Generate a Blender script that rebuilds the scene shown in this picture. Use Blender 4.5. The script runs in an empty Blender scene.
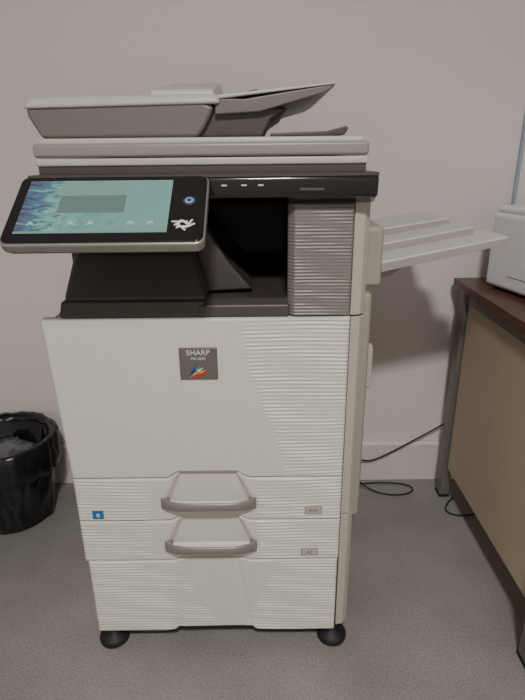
import bpy, bmesh, math, random
from mathutils import Vector, Matrix, noise
random.seed(4)
S = bpy.context.scene
COL = S.collection

# ---------------------------------------------------------------- materials
def lin(c):
    out = []
    for v in c:
        v /= 255.0
        out.append(v/12.92 if v <= 0.04045 else ((v+0.055)/1.055)**2.4)
    return (out[0], out[1], out[2], 1)

def mat(name, rgb, rough=0.5, metal=0.0, var=0.06, nscale=40, bump=0.0, bscale=200, coat=0.0, spec=0.5):
    m = bpy.data.materials.new(name); m.use_nodes = True
    nt = m.node_tree; b = nt.nodes['Principled BSDF']
    b.inputs['Roughness'].default_value = rough
    b.inputs['Metallic'].default_value = metal
    b.inputs['Coat Weight'].default_value = coat
    b.inputs['Specular IOR Level'].default_value = spec
    tc = nt.nodes.new('ShaderNodeTexCoord')
    n = nt.nodes.new('ShaderNodeTexNoise'); n.inputs['Scale'].default_value = nscale
    n.inputs['Detail'].default_value = 4
    nt.links.new(tc.outputs['Object'], n.inputs['Vector'])
    r = nt.nodes.new('ShaderNodeValToRGB')
    c = lin(rgb)
    r.color_ramp.elements[0].position = 0.3
    r.color_ramp.elements[1].position = 0.7
    r.color_ramp.elements[0].color = tuple(v*(1-var) for v in c[:3])+(1,)
    r.color_ramp.elements[1].color = tuple(min(1, v*(1+var)) for v in c[:3])+(1,)
    nt.links.new(n.outputs['Fac'], r.inputs['Fac'])
    nt.links.new(r.outputs['Color'], b.inputs['Base Color'])
    if bump:
        n2 = nt.nodes.new('ShaderNodeTexNoise'); n2.inputs['Scale'].default_value = bscale
        nt.links.new(tc.outputs['Object'], n2.inputs['Vector'])
        bp = nt.nodes.new('ShaderNodeBump'); bp.inputs['Strength'].default_value = bump
        bp.inputs['Distance'].default_value = 0.002
        nt.links.new(n2.outputs['Fac'], bp.inputs['Height'])
        nt.links.new(bp.outputs['Normal'], b.inputs['Normal'])
    return m

def emis(name, rgb, strength=1.0):
    m = bpy.data.materials.new(name); m.use_nodes = True
    b = m.node_tree.nodes['Principled BSDF']
    b.inputs['Base Color'].default_value = (0.01, 0.01, 0.01, 1)
    b.inputs['Emission Color'].default_value = lin(rgb)
    b.inputs['Emission Strength'].default_value = strength
    b.inputs['Roughness'].default_value = 0.2
    return m

M_wall = mat('wall_paint', (224, 217, 214), 0.85, var=0.02, nscale=2.5, bump=0.15, bscale=120)
M_ceil = mat('ceiling_paint', (222, 222, 222), 0.9, var=0.02, nscale=3)
M_base = mat('skirting_paint', (216, 208, 204), 0.5, var=0.02)
M_trim = mat('trim_paint', (158, 168, 186), 0.4)
M_cream = mat('cream_plastic', (212, 209, 200), 0.42, var=0.015, bump=0.08, bscale=500)
M_side = mat('side_plastic', (178, 174, 161), 0.5, var=0.02)
M_side_shaded = mat('side_plastic_shaded', (158, 154, 142), 0.55, var=0.02)  # side plastic, with shade on the right-hand units painted into the colour
M_taupe = mat('taupe_plastic', (142, 137, 131), 0.35, var=0.03)
M_feed = mat('feeder_taupe', (112, 106, 101), 0.38, var=0.03)
M_light = mat('light_grey_plastic', (188, 183, 177), 0.38, var=0.02)
M_char = mat('charcoal_plastic', (72, 67, 64), 0.42, var=0.05, bump=0.15, bscale=600)
M_ribd = mat('ribbed_grey_plastic', (122, 117, 111), 0.38, var=0.04)
M_black = mat('gloss_black', (18, 17, 18), 0.14, var=0.05, coat=0.5)
M_dark = mat('cavity_black', (56, 52, 49), 0.6, var=0.1)
M_handle = mat('handle_plastic', (138, 132, 127), 0.32, metal=.25, var=0.03)
M_badge = mat('badge_plate', (112, 107, 101), 0.35, metal=0.3, var=0.05)
M_rubber = mat('rubber', (26, 26, 27), 0.6)
M_silver = mat('silver_rim', (160, 157, 152), 0.3, metal=0.6)
M_white = mat('white_plastic', (226, 226, 226), 0.35, var=0.01)
M_tray = mat('tray_plastic', (206, 201, 196), 0.45, var=0.02)
M_trayd = mat('tray_edge_plastic', (160, 156, 150), 0.45, var=0.02)
M_print = mat('printed_white', (220, 220, 220), 0.5)
M_grey = mat('printed_grey', (120, 116, 110), 0.5)
M_blue = mat('sticker_blue', (30, 110, 170), 0.5)
M_red = mat('feather_red', (200, 40, 50), 0.5)
M_org = mat('feather_orange', (235, 150, 40), 0.5)
M_grn = mat('feather_green', (60, 160, 80), 0.5)
M_vio = mat('feather_violet', (70, 60, 150), 0.5)
M_metal = mat('leg_metal', (126, 121, 116), 0.4, metal=0.4)
M_panel = mat('beige_laminate', (190, 174, 152), 0.6, var=0.03, nscale=8)
M_cable = mat('cable_rubber', (22, 21, 21), 0.5)
M_bag = mat('bin_liner', (20, 20, 24), 0.28, var=0.3, nscale=14, bump=0.9, bscale=26, coat=0.2)
M_bin = mat('bin_plastic', (28, 28, 30), 0.4)
M_bag2 = mat('bag_grey', (96, 98, 104), 0.3, var=0.5, nscale=16, bump=1.0, bscale=35)

# floor : speckled vinyl
M_floor = bpy.data.materials.new('speckled_vinyl'); M_floor.use_nodes = True
nt = M_floor.node_tree; b = nt.nodes['Principled BSDF']; b.inputs['Roughness'].default_value = 0.40
tc = nt.nodes.new('ShaderNodeTexCoord')
n1 = nt.nodes.new('ShaderNodeTexNoise'); n1.inputs['Scale'].default_value = 3.2; n1.inputs['Detail'].default_value = 6
n2 = nt.nodes.new('ShaderNodeTexNoise'); n2.inputs['Scale'].default_value = 200; n2.inputs['Detail'].default_value = 3
r1 = nt.nodes.new('ShaderNodeValToRGB'); r2 = nt.nodes.new('ShaderNodeValToRGB')
r1.color_ramp.elements[0].position = .3; r1.color_ramp.elements[1].position = .7
r1.color_ramp.elements[0].color = lin((129, 125, 121)); r1.color_ramp.elements[1].color = lin((150, 146, 141))
r2.color_ramp.elements[0].position = .34; r2.color_ramp.elements[1].position = .68
r2.color_ramp.elements[0].color = (.76, .76, .76, 1); r2.color_ramp.elements[1].color = (1.16, 1.16, 1.16, 1)
mx = nt.nodes.new('ShaderNodeMix'); mx.data_type = 'RGBA'; mx.blend_type = 'MULTIPLY'; mx.inputs[0].default_value = 1
for n in (n1, n2): nt.links.new(tc.outputs['Object'], n.inputs['Vector'])
nt.links.new(n1.outputs['Fac'], r1.inputs['Fac']); nt.links.new(n2.outputs['Fac'], r2.inputs['Fac'])
nt.links.new(r1.outputs['Color'], mx.inputs[6]); nt.links.new(r2.outputs['Color'], mx.inputs[7])
nt.links.new(mx.outputs[2], b.inputs['Base Color'])

# walnut desk top
M_wood = bpy.data.materials.new('walnut_laminate'); M_wood.use_nodes = True
nt = M_wood.node_tree; b = nt.nodes['Principled BSDF']; b.inputs['Roughness'].default_value = 0.33
tc = nt.nodes.new('ShaderNodeTexCoord'); mp = nt.nodes.new('ShaderNodeMapping'); mp.inputs['Scale'].default_value = (30, 2.5, 30)
n1 = nt.nodes.new('ShaderNodeTexNoise'); n1.inputs['Scale'].default_value = 2; n1.inputs['Detail'].default_value = 6
r1 = nt.nodes.new('ShaderNodeValToRGB'); r1.color_ramp.elements[0].position = .3; r1.color_ramp.elements[1].position = .7
r1.color_ramp.elements[0].color = lin((70, 44, 35)); r1.color_ramp.elements[1].color = lin((104, 68, 55))
nt.links.new(tc.outputs['Object'], mp.inputs['Vector']); nt.links.new(mp.outputs['Vector'], n1.inputs['Vector'])
nt.links.new(n1.outputs['Fac'], r1.inputs['Fac']); nt.links.new(r1.outputs['Color'], b.inputs['Base Color'])

# touch screen picture : blue-green wallpaper
M_screen = bpy.data.materials.new('touch_screen_display'); M_screen.use_nodes = True
nt = M_screen.node_tree; b = nt.nodes['Principled BSDF']; b.inputs['Roughness'].default_value = 0.15
b.inputs['Base Color'].default_value = (.02, .03, .03, 1)
tc = nt.nodes.new('ShaderNodeTexCoord')
sx = nt.nodes.new('ShaderNodeSeparateXYZ'); nt.links.new(tc.outputs['Generated'], sx.inputs[0])
nz = nt.nodes.new('ShaderNodeTexNoise'); nz.inputs['Scale'].default_value = 6; nz.inputs['Detail'].default_value = 8
nz.inputs['Distortion'].default_value = 1.5
nt.links.new(tc.outputs['Generated'], nz.inputs['Vector'])
ad = nt.nodes.new('ShaderNodeMath'); ad.operation = 'MULTIPLY_ADD'; ad.inputs[1].default_value = .9
nt.links.new(nz.outputs['Fac'], ad.inputs[0]); nt.links.new(sx.outputs['X'], ad.inputs[2])
r1 = nt.nodes.new('ShaderNodeValToRGB'); e = r1.color_ramp.elements
e[0].position = .34; e[0].color = lin((44, 50, 92))
e[1].position = 1.0; e[1].color = lin((124, 168, 158))
k = e.new(.46); k.color = lin((92, 84, 120)); k = e.new(.56); k.color = lin((70, 122, 136)); k = e.new(.70); k.color = lin((138, 186, 172)); k = e.new(.84); k.color = lin((104, 158, 150))
nt.links.new(ad.outputs[0], r1.inputs['Fac']); nt.links.new(r1.outputs['Color'], b.inputs['Emission Color'])
b.inputs['Emission Strength'].default_value = 0.9
M_win = emis('screen_window', (112, 140, 132), .8)
M_win2 = emis('screen_window_light', (134, 170, 158), .85)
M_ico = emis('screen_icons', (180, 212, 202), .9)
M_ico2 = emis('screen_icons_green', (96, 180, 130), .8)
M_blueled = emis('power_led', (90, 160, 255), 1.4)

# ---------------------------------------------------------------- helpers
def empty(name, loc):
    e = bpy.data.objects.new(name, None); e.location = loc; e.empty_display_size = .1
    COL.objects.link(e); return e

def finish(name, bm, material, parent=None, smooth=False, bevel=0.0, seg=2):
    bmesh.ops.recalc_face_normals(bm, faces=bm.faces)
    me = bpy.data.meshes.new(name); bm.to_mesh(me); bm.free()
    me.materials.append(material)
    if smooth:
        for p in me.polygons: p.use_smooth = True
    o = bpy.data.objects.new(name, me); COL.objects.link(o)
    if bevel:
        md = o.modifiers.new('bevel', 'BEVEL'); md.width = bevel; md.segments = seg; md.limit_method = 'ANGLE'
        md.angle_limit = math.radians(25)
        for p in me.polygons: p.use_smooth = True
        wn = o.modifiers.new('wn', 'WEIGHTED_NORMAL'); wn.keep_sharp = False
    if parent:
        o.parent = parent
        o.matrix_parent_inverse = Matrix.Translation(parent.location).inverted() @ Matrix.Identity(4)
    return o

def box(name, x0, x1, y0, y1, z0, z1, material, parent=None, bevel=0.004, seg=2):
    bm = bmesh.new()
    v = [bm.verts.new(p) for p in [(x0,y0,z0),(x1,y0,z0),(x1,y1,z0),(x0,y1,z0),(x0,y0,z1),(x1,y0,z1),(x1,y1,z1),(x0,y1,z1)]]
    for f in [(0,3,2,1),(4,5,6,7),(0,1,5,4),(1,2,6,5),(2,3,7,6),(3,0,4,7)]: bm.faces.new([v[i] for i in f])
    return finish(name, bm, material, parent, bevel=bevel, seg=seg)

def hexa(name, pts, material, parent=None, bevel=0.003, seg=2):
    """8 points: bottom 4 (ccw), top 4"""
    bm = bmesh.new(); v = [bm.verts.new(p) for p in pts]
    for f in [(0,3,2,1),(4,5,6,7),(0,1,5,4),(1,2,6,5),(2,3,7,6),(3,0,4,7)]: bm.faces.new([v[i] for i in f])
    return finish(name, bm, material, parent, bevel=bevel, seg=seg)

def prism(name, poly, a0, a1, axis, material, parent=None, bevel=0.003, seg=2):
    def mk(p, a):
        return (p[0], a, p[1]) if axis == 'Y' else ((a, p[0], p[1]) if axis == 'X' else (p[0], p[1], a))
    bm = bmesh.new()
    A = [bm.verts.new(mk(p, a0)) for p in poly]; B = [bm.verts.new(mk(p, a1)) for p in poly]
    bm.faces.new(A); bm.faces.new(B[::-1]); n = len(poly)
    for i in range(n): bm.faces.new([A[i], B[i], B[(i+1) % n], A[(i+1) % n]])
    return finish(name, bm, material, parent, bevel=bevel, seg=seg)

def lathe(name, prof, cx, cy, material, parent=None, seg=48, fn=None, caps=(True, True)):
    bm = bmesh.new(); rings = []
    for r, z in prof:
        ring = []
        for i in range(seg):
            a = 2*math.pi*i/seg; rr, zz = (r, z) if fn is None else fn(r, z, a)
            ring.append(bm.verts.new((cx+rr*math.cos(a), cy+rr*math.sin(a), zz)))
        rings.append(ring)
    for k in range(len(rings)-1):
        for i in range(seg):
            bm.faces.new([rings[k][i], rings[k][(i+1) % seg], rings[k+1][(i+1) % seg], rings[k+1][i]])
    if caps[0]: bm.faces.new(rings[0][::-1])
    if caps[1]: bm.faces.new(rings[-1])
    return finish(name, bm, material, parent, smooth=True)

def tube(name, pts, rad, material, parent=None):
    cu = bpy.data.curves.new(name, 'CURVE'); cu.dimensions = '3D'; cu.bevel_depth = rad; cu.bevel_resolution = 3
    cu.resolution_u = 10
    sp = cu.splines.new('NURBS'); sp.points.add(len(pts)-1)
    for i, p in enumerate(pts): sp.points[i].co = (*p, 1)
    sp.order_u = 4; sp.use_endpoint_u = True
    cu.materials.append(material)
    o = bpy.data.objects.new(name, cu); COL.objects.link(o)
    if parent:
        o.parent = parent; o.matrix_parent_inverse = Matrix.Translation(parent.location).inverted()
    return o

def text(name, body, size, mtx, material, parent):
    cu = bpy.data.curves.new(name, 'FONT'); cu.body = body; cu.size = size; cu.extrude = 0.0003
    cu.align_x = 'CENTER'; cu.align_y = 'CENTER'; cu.materials.append(material)
    o = bpy.data.objects.new(name, cu); COL.objects.link(o)
    o.parent = parent; o.matrix_parent_inverse = Matrix.Translation(parent.location).inverted()
    o.matrix_basis = mtx
    return o

def ss(a, b, x):
    t = max(0.0, min(1.0, (x-a)/(b-a))); return t*t*(3-2*t)

def panel(name, x0, x1, zlo, zhi, yf, yb, fn, material, parent, nx=110, nz=100, edge=.004, taper=0.0):
    bm = bmesh.new(); G = []
    for j in range(nz+1):
        row = []
        for i in range(nx+1):
            x = x0+(x1-x0)*i/nx; a = zlo(x); c = zhi(x); z = a+(c-a)*j/nz
            d = min(x-x0, x1-x, z-a, c-z)
            q = edge*(1-min(1, d/edge)); y = yf + q*q/edge*.8 + fn(x, z)
            row.append(bm.verts.new((x - taper*(j/nz)*(1-i/nx), y, z)))
        G.append(row)
    for j in range(nz):
        for i in range(nx): bm.faces.new([G[j][i], G[j][i+1], G[j+1][i+1], G[j+1][i]])
    loop = G[0] + [G[j][nx] for j in range(1, nz+1)] + G[nz][:nx][::-1] + [G[j][0] for j in range(nz-1, 0, -1)]
    back = [bm.verts.new((v.co.x, yb, v.co.z)) for v in loop]; n = len(loop)
    for i in range(n): bm.faces.new([loop[i], loop[(i+1) % n], back[(i+1) % n], back[i]])
    return finish(name, bm, material, parent, smooth=True)

# ---------------------------------------------------------------- room
WY = 1.77
def slab(name, x0, x1, y0, y1, z0, z1, m): return box(name, x0, x1, y0, y1, z0, z1, m, bevel=0)
slab('floor', -2.3, 2.3, -2.3, WY+.1, -.1, 0, M_floor)
slab('ceiling', -2.3, 2.3, -2.3, WY+.1, 2.7, 2.8, M_ceil)
slab('wall_back', -2.3, 2.3, WY, WY+.1, 0, 2.7, M_wall)
slab('wall_left', -2.3, -2.2, -2.2, WY, 0, 2.7, M_wall)
slab('wall_right', 2.2, 2.3, -2.2, WY, 0, 2.7, M_wall)
slab('wall_front', -2.3, 2.3, -2.3, -2.2, 0, 2.7, M_wall)
prism('baseboard_back', [(WY-.001, 0), (WY-.001, .165), (WY-.008, .165), (WY-.016, .155), (WY-.018, .0)], -2.2, 2.2, 'X', M_base, bevel=.001)
box('trim_1', .815, .826, WY-.012, WY-.001, .165, 2.6, M_trim, bevel=.002)

# ---------------------------------------------------------------- photocopier
PC = empty('photocopier', (-.12, 1.35, 0))
XL, XR, XS = -.436, .179, .213
F = 1.02; CX = -.128
box('chassis', XL+.012, XR+.004, F+.022, 1.66, .05, .888, M_char, PC, .004)
box('base_plinth', XL+.02, XS-.01, F+.04, 1.65, .028, .052, M_char, PC, .004)
prism('side_cover_right', [(XR+.003, F+.012), (XS-.012, F+.016), (XS, F+.03), (XS, 1.66), (XR+.003, 1.66)], .05, .395, 'Z', M_side, PC, .002)
prism('side_cover_right_mid', [(XR+.003, F+.012), (XS-.012, F+.016), (XS, F+.03), (XS, 1.66), (XR+.003, 1.66)], .398, .886, 'Z', M_side, PC, .002)
prism('side_cover_right_upper', [(XR+.001, F+.012), (XS-.012, F+.016), (XS, F+.03), (XS, 1.66), (XR+.001, 1.66)], .890, 1.122, 'Z', M_side, PC, .002)
box('side_cover_left', XL+.002, XL+.014, F+.03, 1.66, .05, .888, M_side, PC, .003)
box('rear_cover', XL+.01, XS-.002, 1.655, 1.68, .06, 1.12, M_side, PC, .003)

def bmp(x, w0=.062, w1=.098): return 1-ss(w0, w1, abs(x-CX))
def ribs(x, z, per=.0088):
    ph = 2*math.pi*z/per + 1.8*math.sin(x*7+z*5) + .8*math.sin(x*19-z*11)
    am = .6+.4*math.sin(x*26+z*140+2*math.sin(z*60))
    return -.0014*am*math.sin(ph)
def door_fn(x, z):
    e = -.035 + (.89-z)*.20 + .012*math.sin(z*14)
    return ribs(x, z)*ss(e-.003, e+.006, x)
def dr_mask(x):
    return max(ss(CX+.10, CX+.125, x), .8*(1-ss(CX-.15, CX-.13, x)))
def dr_fn(zt):
    def fn(x, z):
        d = (zt+.016-z)
        w = 1-ss(.058+d*.35, .070+d*.50, abs(x-CX))
        v = 1-ss(.088, .102, d)
        return .016*w*v + ribs(x, z)*dr_mask(x)
    return fn
def low_fn(x, z):
    a = ss(.05, .06, -(x-CX)-.5*(z-.16)+.02); b_ = ss(.12, .13, x-CX-.4*(z-.16)+.01)
    s = .004*(1-ss(.0, .012, abs(abs(x-CX)-.062-.35*(.27-z)*.4)))
    return ribs(x, z)*max(a, b_) + s*.6
panel('front_door', XL, XR, lambda x: .5115+.016*bmp(x), lambda x: .889, F, F+.024, door_fn, M_cream, PC, 150, 280, taper=.016)
panel('paper_drawer_upper', XL, XR, lambda x: .3945+.014*bmp(x), lambda x: .5085+.016*bmp(x), F, F+.024, dr_fn(.5085), M_cream, PC, 160, 90)
panel('paper_drawer_lower', XL, XR, lambda x: .277+.010*bmp(x), lambda x: .3915+.014*bmp(x), F, F+.024, dr_fn(.3915), M_cream, PC, 160, 90)
panel('stand_cover', XL+.006, XR-.002, lambda x: .049+.014*bmp(x, .08, .12), lambda x: .274+.010*bmp(x), F, F+.024, low_fn, M_cream, PC, 160, 170)

def handle(name, zc):
    bm = bmesh.new(); N = 40; K = 14; rings = []
    for i in range(N+1):
        t = -1+2*i/N; x = CX+.110*t
        y = F-.003-.024*(1-abs(t)**4); z = zc+.004-.005*abs(t)**3
        hz = .0105+.0045*abs(t)**3; hy = .0045
        rings.append([bm.verts.new((x, y+hy*math.cos(2*math.pi*k/K), z+hz*math.sin(2*math.pi*k/K))) for k in range(K)])
    for i in range(N):
        for k in range(K): bm.faces.new([rings[i][k], rings[i][(k+1) % K], rings[i+1][(k+1) % K], rings[i+1][k]])
    bm.faces.new(rings[0]); bm.faces.new(rings[-1][::-1])
    finish(name, bm, M_handle, PC, smooth=True)
    for s in (-1, 1):
        box(name+'_mount', CX+s*.100-.007, CX+s*.100+.007, F-.006, F+.022, zc-.010, zc+.010, M_handle, PC, .004, 3)
handle('handle_upper', .447); handle('handle_lower', .324)

# badges, labels
bx, bz = -.134, .792
box('logo_badge', bx-.040, bx+.040, F-.003, F+.004, bz-.036, bz+.036, M_badge, PC, .002)
fr = lambda x, z, y=F-.0036: Matrix.Translation((x, y, z)) @ Matrix.Rotation(math.pi/2, 4, 'X')
text('logo_text', 'SHARP', .0165, fr(bx, bz+.025), M_print, PC)
text('logo_model_text', 'MX-2640', .008, fr(bx, bz+.012), M_print, PC)
for i, (mm, a) in enumerate([(M_vio, 58), (M_grn, 47), (M_print, 36), (M_org, 25), (M_red, 14)]):
    a = math.radians(a); c, s = math.cos(a), math.sin(a); L = .036+.002*i
    ox, oz = bx-.022, bz-.031
    prism('logo_feather_%d' % i, [(ox, oz), (ox+c*L*.6+s*.0035, oz+s*L*.6-c*.0035), (ox+c*L, oz+s*L), (ox+c*L*.6-s*.0035, oz+s*L*.6+c*.0035)], F-.0042, F-.003, 'Y', mm, PC, 0)
box('energy_sticker', -.402, -.376, F-.0016, F+.002, .402, .425, M_blue, PC, 0)
text('energy_sticker_text', 'e', .02, fr(-.389, .4135, F-.0019), M_print, PC)
for k, (lx, lz) in enumerate([(.115, .421), (.108, .300)]):
    box('size_label_frame_%d' % k, lx-.020, lx+.020, F-.002, F+.002, lz-.011, lz+.011, M_taupe, PC, .001)
    box('size_label_card_%d' % k, lx-.0175, lx+.0175, F-.0026, F+.001, lz-.0085, lz+.0085, M_side, PC, .0005)
    text('size_label_text_%d' % k, 'A4R' if k == 0 else 'A3', .013, fr(lx, lz, F-.003), M_grey, PC)

# feet + castors
for k, (fx, fy) in enumerate([(-.40, 1.045), (.175, 1.045), (-.40, 1.60), (.17, 1.60)]):
    lathe('foot_%d' % k, [(.030, 0), (.038, .004), (.038, .014), (.030, .022), (.012, .026), (.012, .045)], fx, fy, M_rubber, PC, 32)
for k, fx in enumerate([-.345, .135]):
    bm = bmesh.new(); bmesh.ops.create_cone(bm, cap_ends=True, radius1=.022, radius2=.022, depth=.022, segments=24,
        matrix=Matrix.Translation((fx, 1.12, .022)) @ Matrix.Rotation(math.pi/2, 4, 'Y'))
    finish('castor_%d' % k, bm, M_rubber, PC, bevel=.003)

# output cavity
box('exit_tray_base', XL+.02, XR, F+.03, 1.64, .886, .900, M_char, PC, .003)
prism('exit_tray_lip', [(F+.006, .891), (F+.006, .915), (F+.03, .925), (F+.2, .905), (F+.2, .891)], -.13, .055, 'X', M_char, PC, .004, 3)
hexa('exit_tray_left_block', [(-.414, F+.006, .891), (-.112, F+.006, .891), (-.112, 1.40, .891), (-.414, 1.40, .891),
     (-.408, F+.010, .925), (-.118, F+.010, .925), (-.118, 1.40, .925), (-.408, 1.40, .925)], M_char, PC, .005, 3)
hexa('exit_tray_left_slope', [(-.407, F+.012, .920), (-.108, F+.012, .920), (-.118, 1.40, .922), (-.407, 1.40, .922),
     (-.385, F+.06, 1.018), (-.142, F+.06, 1.018), (-.150, 1.40, 1.03), (-.385, 1.40, 1.03)], M_char, PC, .014, 4)
box('cavity_left_wall', -.405, -.37, F+.10, 1.64, .9, 1.13, M_char, PC, .003)
box('cavity_back', -.40, .17, 1.42, 1.64, .9, 1.13, M_dark, PC, .003)
prism('exit_tray_ramp', [(F+.05, .90), (1.42, .90), (1.42, .955), (1.35, .95)], -.12, .06, 'X', M_dark, PC, .002)
prism('cavity_inner_slope', [(-.12, .92), (-.02, .925), (-.075, .99), (-.115, 1.06), (-.15, 1.06)], 1.12, 1.42, 'Y', M_char, PC, .006, 3)
panel('ribbed_column', .052, XR-.001, lambda x: .892, lambda x: 1.114, F+.004, F+.03,
      lambda x, z: ribs(x, z, .0068)*.8 + .012*(1-ss(.052, .066, x)), M_ribd, PC, 60, 200)
box('column_core', .062, XR, F+.028, 1.64, .892, 1.12, M_char, PC, .004)

# scanner head
prism('operation_deck', [(F-.028, 1.128), (F-.032, 1.160), (F-.026, 1.166), (1.66, 1.166), (1.66, 1.122), (F+.004, 1.114)], -.418, XS, 'X', M_black, PC, .004, 3)
prism('operation_deck_trim', [(F-.030, 1.1635), (F-.024, 1.169), (1.66, 1.169), (1.66, 1.163)], -.419, XS+.001, 'X', M_char, PC, .001)
box('scanner_bed', -.408, .194, F+.0, 1.655, 1.168, 1.184, M_char, PC, .002)
box('platen_lower_band', -.411, .197, F-.004, 1.64, 1.183, 1.197, M_light, PC, .004, 3)
box('platen_cover', -.411, .197, F-.008, 1.635, 1.198, 1.222, M_taupe, PC, .006, 3)
box('platen_top', -.404, .190, F+.004, 1.62, 1.218, 1.231, M_light, PC, .005, 3)
for k, x in enumerate([-.066, -.030, .0]):
    box('deck_key_%d' % k, x-.005, x+.005, F-.0335, F-.028, 1.1475, 1.150, M_print, PC, .0005)
box('deck_card_slot', .07, .115, F-.034, F-.028, 1.138, 1.143, M_char, PC, .001)

# document feeder
fy0 = 1.075
prism('feeder_body', [(-.415, 1.232), (-.436, 1.270), (-.438, 1.288), (-.11, 1.296), (-.085, 1.285), (-.105, 1.250), (-.12, 1.232)], fy0, 1.60, 'Y', M_feed, PC, .008, 3)
hexa('feeder_lid', [(-.444, fy0-.008, 1.284), (-.072, fy0-.008, 1.290), (-.072, 1.60, 1.290), (-.444, 1.60, 1.284),
      (-.430, fy0, 1.304), (-.080, fy0, 1.307), (-.10, 1.56, 1.352), (-.38, 1.56, 1.352)], M_light, PC, .008, 4)
hexa('feeder_lid_latch', [(-.215, fy0+.04, 1.305), (-.085, fy0+.04, 1.305), (-.085, 1.42, 1.33), (-.215, 1.42, 1.33),
      (-.210, fy0+.045, 1.320), (-.090, fy0+.045, 1.320), (-.095, 1.40, 1.362), (-.205, 1.40, 1.362)], M_light, PC, .005, 3)
prism('feeder_throat', [(-.12, 1.232), (-.12, 1.29), (-.02, 1.29), (.055, 1.283), (.02, 1.262), (.005, 1.232)], fy0+.02, 1.55, 'Y', M_char, PC, .006, 3)
prism('feeder_input_tray', [(-.085, 1.272), (-.083, 1.300), (-.03, 1.298), (.136, 1.322), (.140, 1.318), (.12, 1.307), (.0, 1.276)], fy0+.004, 1.56, 'Y', M_feed, PC, .004, 3)
prism('feeder_input_tray_top', [(-.08, 1.298), (.140, 1.321), (.141, 1.325), (-.08, 1.305)], fy0+.001, 1.56, 'Y', M_light, PC, .002)
for k, (gx, gy, gz) in enumerate([(-.02, fy0+.10, 1.305), (.07, fy0+.16, 1.314), (.10, fy0+.30, 1.320)]):
    prism('paper_guide_%d' % k, [(gx-.03, gz), (gx+.02, gz), (gx+.015, gz+.020), (gx-.005, gz+.016)], gy, gy+.012, 'Y', M_char, PC, .002)
prism('feeder_output_tray', [(.02, 1.232), (.02, 1.238), (.125, 1.241), (.163, 1.250), (.167, 1.245), (.16, 1.234), (.12, 1.232)], fy0, 1.50, 'Y', M_char, PC, .002)

# tilting control panel (local frame, x right, y up the panel, z out)
pc = Vector((-.258, .918, 1.117)); tilt = math.radians(35)
PM = Matrix.Translation(pc) @ Matrix.Rotation(tilt, 4, 'X')
W, H = .167, .086
def rrect(w, h, r, n=6, cx=0, cy=0):
    pts = []
    for sx_, sy_, a0 in [(1, 1, 0), (-1, 1, 90), (-1, -1, 180), (1, -1, 270)]:
        for i in range(n+1):
            a = math.radians(a0+90*i/n)
            pts.append((cx+sx_*(w-r)+r*math.cos(a), cy+sy_*(h-r)+r*math.sin(a)))
    return pts
def pprism(name, poly, z0, z1, m, bev=.002, seg=2):
    o = prism(name, poly, z0, z1, 'Z', m, None, bev, seg)
    o.data.transform(PM)
    o.parent = PC; o.matrix_parent_inverse = Matrix.Translation(PC.location).inverted()
    return o
pprism('panel_housing', rrect(W-.004, H-.004, .014), -.026, -.004, M_char, .006, 3)
pprism('panel_rim', rrect(W, H, .016), -.019, .000, M_silver, .004, 3)
pprism('panel_glass', rrect(W-.003, H-.004, .013), -.002, .003, M_black, .002)
pprism('touch_screen', [(-.146, -.062), (.104, -.062), (.104, .070), (-.146, .070)], .002, .0034, M_screen, 0)
pprism('screen_dialog', [(-.085, -.014), (.028, -.014), (.028, .030), (-.085, .030)], .003, .0038, M_win, 0)
pprism('screen_dialog_bar', [(-.085, .031), (.028, .031), (.028, .064), (-.085, .064)], .003, .0038, M_win2, 0)
for i in range(7):
    cx_ = -.122+.033*i
    pprism('screen_icon_%d' % i, [(cx_-.007, -.044), (cx_, -.040), (cx_+.006, -.045), (cx_+.003, -.036), (cx_-.003, -.034)], .003, .0038, M_ico2 if i % 3 == 1 else M_ico, 0)
pprism('screen_status_bar', [(-.146, -.062), (.104, -.062), (.104, -.058), (-.146, -.058)], .003, .0038, M_win2, 0)
pprism('home_key_ring', rrect(.011, .011, .0109, 8, .136, .014), .002, .0045, M_char, .001)
pprism('home_key', rrect(.007, .007, .0069, 8, .136, .014), .003, .0052, M_blueled, .001)
pprism('home_key_cap', rrect(.0045, .0045, .0044, 8, .136, .014), .003, .0058, M_char, .001)
for k in range(9):
    a = k*.75; r = .011+.004*math.sin(k*2.1)
    x0, y0 = .130+.010*math.cos(a), -.044+.010*math.sin(a)
    x1, y1 = .130+(r+.008)*math.cos(a+1.9), -.044+(r)*math.sin(a+1.9)
    dx, dy = x1-x0, y1-y0; L = math.hypot(dx, dy) or 1; nx_, ny_ = -dy/L*.0016, dx/L*.0016
    pprism('panel_sticker_%d' % k, [(x0+nx_, y0+ny_), (x1+nx_, y1+ny_), (x1-nx_, y1-ny_), (x0-nx_, y0-ny_)], .0028, .0034+.0001*k, M_print, 0)
hexa('panel_arm', [(-.36, .945, 1.070), (-.16, .945, 1.070), (-.16, 1.05, 1.070), (-.36, 1.05, 1.070),
                   (-.36, .975, 1.125), (-.16, .975, 1.125), (-.16, 1.05, 1.145), (-.36, 1.05, 1.145)], M_char, PC, .008, 3)

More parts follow.
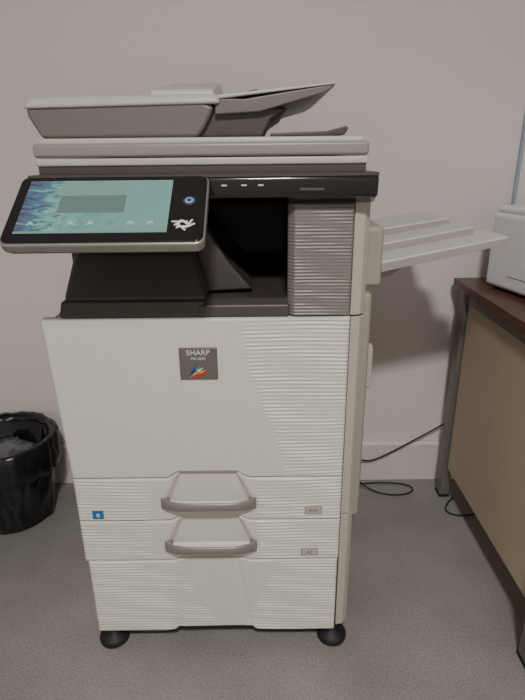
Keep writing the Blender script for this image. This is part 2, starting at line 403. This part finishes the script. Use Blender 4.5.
# right-hand duplex / exit unit
box('duplex_cover', XS, .250, 1.15, 1.56, .30, .905, M_side_shaded, PC, .010, 3)
box('exit_unit', XS, .272, 1.17, 1.60, .915, 1.05, M_side_shaded, PC, .010, 3)
prism('duplex_latch', [(1.18, .76), (1.18, .66), (1.20, .65), (1.20, .77)], .250, .266, 'X', M_side, PC, .003)
def traypart(k, y0, y1, xr0, xr1, zb, zr, th):
    hexa('side_tray_step_%d' % k, [(.268, y0, zb), (xr0, y0, zr), (xr1, y1, zr+.004), (.268, y1, zb+.006),
                (.268, y0, zb+th), (xr0, y0, zr+th*.7), (xr1, y1, zr+.004+th*.7), (.268, y1, zb+.006+th)], M_tray, PC, .003)
    hexa('side_tray_rib_%d' % k, [(.270, y0-.004, zb-.002), (xr0-.002, y0-.004, zr-.002), (xr0-.002, y0+.001, zr-.002), (.270, y0+.001, zb-.002),
         (.270, y0-.004, zb+th-.004), (xr0-.002, y0-.004, zr+th*.7-.003), (xr0-.002, y0+.001, zr+th*.7-.003), (.270, y0+.001, zb+th-.004)], M_trayd, PC, .001)
traypart(0, 1.20, 1.31, .560, .548, .944, 1.006, .022)
traypart(1, 1.28, 1.40, .512, .500, .966, 1.016, .026)
traypart(2, 1.36, 1.50, .478, .460, .988, 1.026, .028)
hexa('side_tray_support', [(.270, 1.25, .917), (.31, 1.25, .922), (.31, 1.45, .922), (.270, 1.45, .917),
     (.270, 1.23, .950), (.36, 1.23, .966), (.36, 1.47, .970), (.270, 1.47, .950)], M_trayd, PC, .003)

# ---------------------------------------------------------------- desk
DK = empty('desk', (1.3, 1.3, 0))
DX0, DX1, DY0, DY1, DZ = .64, 2.1, .92, 1.72, .81
box('desk_top', DX0, DX1, DY0, DY1, DZ-.028, DZ, M_wood, DK, .002)
box('top_rail', DX0+.02, DX0+.05, DY0+.03, DY1-.03, DZ-.065, DZ-.028, M_metal, DK, .002)
box('end_panel', DX0+.025, DX0+.043, DY0+.08, DY1-.09, .13, DZ-.06, M_panel, DK, .001)
for nm, x, y in [('leg_1', DX0+.002, DY0+.02), ('leg_2', DX0+.012, DY1-.08), ('leg_3', DX1-.05, DY0+.03), ('leg_4', DX1-.05, DY1-.08)]:
    box(nm, x, x+.035, y, y+.045, .008, DZ-.028, M_metal, DK, .003)
    box(nm+'_foot', x-.002, x+.037, y-.002, y+.047, 0, .012, M_rubber, DK, .002)
box('back_panel', DX0+.05, DX1-.05, DY1-.05, DY1-.035, .35, DZ-.03, M_panel, DK, .001)
box('other_end_panel', DX1-.04, DX1-.022, DY0+.08, DY1-.09, .13, DZ-.03, M_panel, DK, .001)

# ---------------------------------------------------------------- white desktop printer
PR = empty('desktop_printer', (.93, 1.48, DZ))
ang = math.radians(14)
RM = Matrix.Translation((.690, 1.60, DZ)) @ Matrix.Rotation(ang, 4, 'Z')
def pb(name, x0, x1, y0, y1, z0, z1, m, bev=.004, seg=3):
    o = box(name, x0, x1, y0, y1, z0, z1, m, None, bev, seg); o.data.transform(RM)
    o.parent = PR; o.matrix_parent_inverse = Matrix.Translation(PR.location).inverted()
pb('printer_body', 0, .40, -.34, 0, .008, .225, M_white, .014, 4)
pb('printer_lid', .008, .392, -.330, -.006, .222, .245, M_white, .010, 4)
pb('printer_exit_slot', .07, .33, -.3405, -.30, .12, .16, M_dark, .003)
pb('printer_paper_drawer', .03, .37, -.350, -.30, .02, .09, M_white, .006)
pb('printer_side_vent', -.001, .01, -.25, -.10, .05, .052, M_grey, 0)
pb('printer_keys', .28, .38, -.343, -.33, .18, .21, M_char, .003)
for k, (a, c) in enumerate([(.02, -.32), (.36, -.32), (.02, -.03), (.36, -.03)]):
    pb('printer_foot_%d' % k, a, a+.02, c-.01, c+.01, 0, .012, M_rubber, .001)

# ---------------------------------------------------------------- waste bin
BN = empty('trash_can', (-.87, 1.58, 0)); bxc, byc = -.888, 1.575
def wr(r, z, a):
    p = Vector((math.cos(a)*3.2, math.sin(a)*3.2, z*13))
    k = noise.noise(p)*.010 + noise.noise(p*2.7)*.006
    return r+k, z+(.008*noise.noise(p*1.5) if z > .05 else 0)
lathe('bin_shell', [(.118, 0.0), (.122, .004), (.150, .285), (.150, .292), (.143, .292), (.115, .012)], bxc, byc, M_bin, BN, 64)
prof = [(.128, .012)]+[(.128+.030*t/14, .012+.29*t/14) for t in range(1, 14)]+[(.164, .300), (.164, .312), (.158, .314), (.148, .300)]+[(.146-.03*t/8, .29-.16*t/8) for t in range(9)]
lathe('bin_liner', prof, bxc, byc, M_bag, BN, 120, wr, (True, False))
def wr2(r, z, a):
    p = Vector((math.cos(a)*4, math.sin(a)*4, z*20+7)); k = noise.noise(p)*.009 + .004*noise.noise(Vector((math.cos(a)*14, math.sin(a)*14, z*6)))
    return r+k, z+(.026*noise.noise(Vector((math.cos(a)*5, math.sin(a)*5, 3))) if z < .25 else .004*noise.noise(p))
lathe('bin_liner_cuff', [(.157, .314), (.168, .318), (.174, .308), (.176, .28), (.177, .24), (.173, .205), (.167, .200), (.165, .25), (.162, .30)], bxc, byc, M_bag, BN, 160, wr2, (False, False))
bm = bmesh.new(); bmesh.ops.create_icosphere(bm, subdivisions=5, radius=1)
for v in bm.verts:
    d = v.co.normalized(); k = 1+.16*noise.noise(d*2.6)+.14*abs(noise.noise(d*6))+.07*noise.noise(d*13)
    v.co = Vector((bxc+d.x*.120*k, byc+d.y*.120*k, .185+d.z*.085*k))
finish('crumpled_bag', bm, M_bag2, BN, smooth=True)

# ---------------------------------------------------------------- cables
CB = empty('power_cable', (.5, 1.65, 0))
tube('cable_run_1', [(.26, 1.66, .30), (.30, 1.70, .12), (.36, 1.68, .02), (.46, 1.64, .005), (.55, 1.65, .005), (.58, 1.70, .005), (.50, 1.73, .005), (.40, 1.725, .005), (.30, 1.71, .005)], .003, M_cable, CB)
tube('cable_run_2', [(.27, 1.69, .22), (.36, 1.735, .08), (.44, 1.738, .10), (.56, 1.738, .18), (.66, 1.738, .24), (.80, 1.735, .34)], .003, M_cable, CB)
tube('cable_run_3', [(.70, 1.63, .004), (.64, 1.57, .004), (.64, 1.52, .004), (.74, 1.52, .004), (.84, 1.58, .004)], .003, M_cable, CB)

# ---------------------------------------------------------------- lights
CLt = empty('ceiling_light', (.05, -.75, 2.7))
M_lamp = emis('lamp_diffuser', (255, 247, 236), 3)
box('fixture_frame', -.20, .30, -1.0, -.5, 2.66, 2.699, M_white, CLt, .004)
box('diffuser', -.17, .27, -.97, -.53, 2.652, 2.662, M_lamp, CLt, .002)
def area(name, loc, rot, sx_, sy_, p, col, spread=math.pi):
    l = bpy.data.lights.new(name, 'AREA'); l.shape = 'RECTANGLE'; l.size = sx_; l.size_y = sy_; l.energy = p; l.color = col
    l.spread = spread
    o = bpy.data.objects.new(name, l); o.location = loc; o.rotation_euler = rot; COL.objects.link(o)
area('ceiling_lamp', (.05, -.75, 2.64), (0, 0, 0), .24, .24, 66, (1, .975, .94), math.radians(168))
w = bpy.data.worlds.new('world'); S.world = w; w.use_nodes = True
w.node_tree.nodes['Background'].inputs[0].default_value = (.8, .85, 1, 1)
w.node_tree.nodes['Background'].inputs[1].default_value = .1

# ---------------------------------------------------------------- camera
cam = bpy.data.cameras.new('camera'); cam.sensor_width = 36; cam.lens = 27; cam.clip_start = .02
co = bpy.data.objects.new('camera', cam); COL.objects.link(co)
co.matrix_world = Matrix.Translation((0, 0, 1.2)) @ Matrix.Rotation(math.radians(90-20.4), 4, 'X') @ Matrix.Rotation(math.radians(-.6), 4, 'Z')
S.camera = co
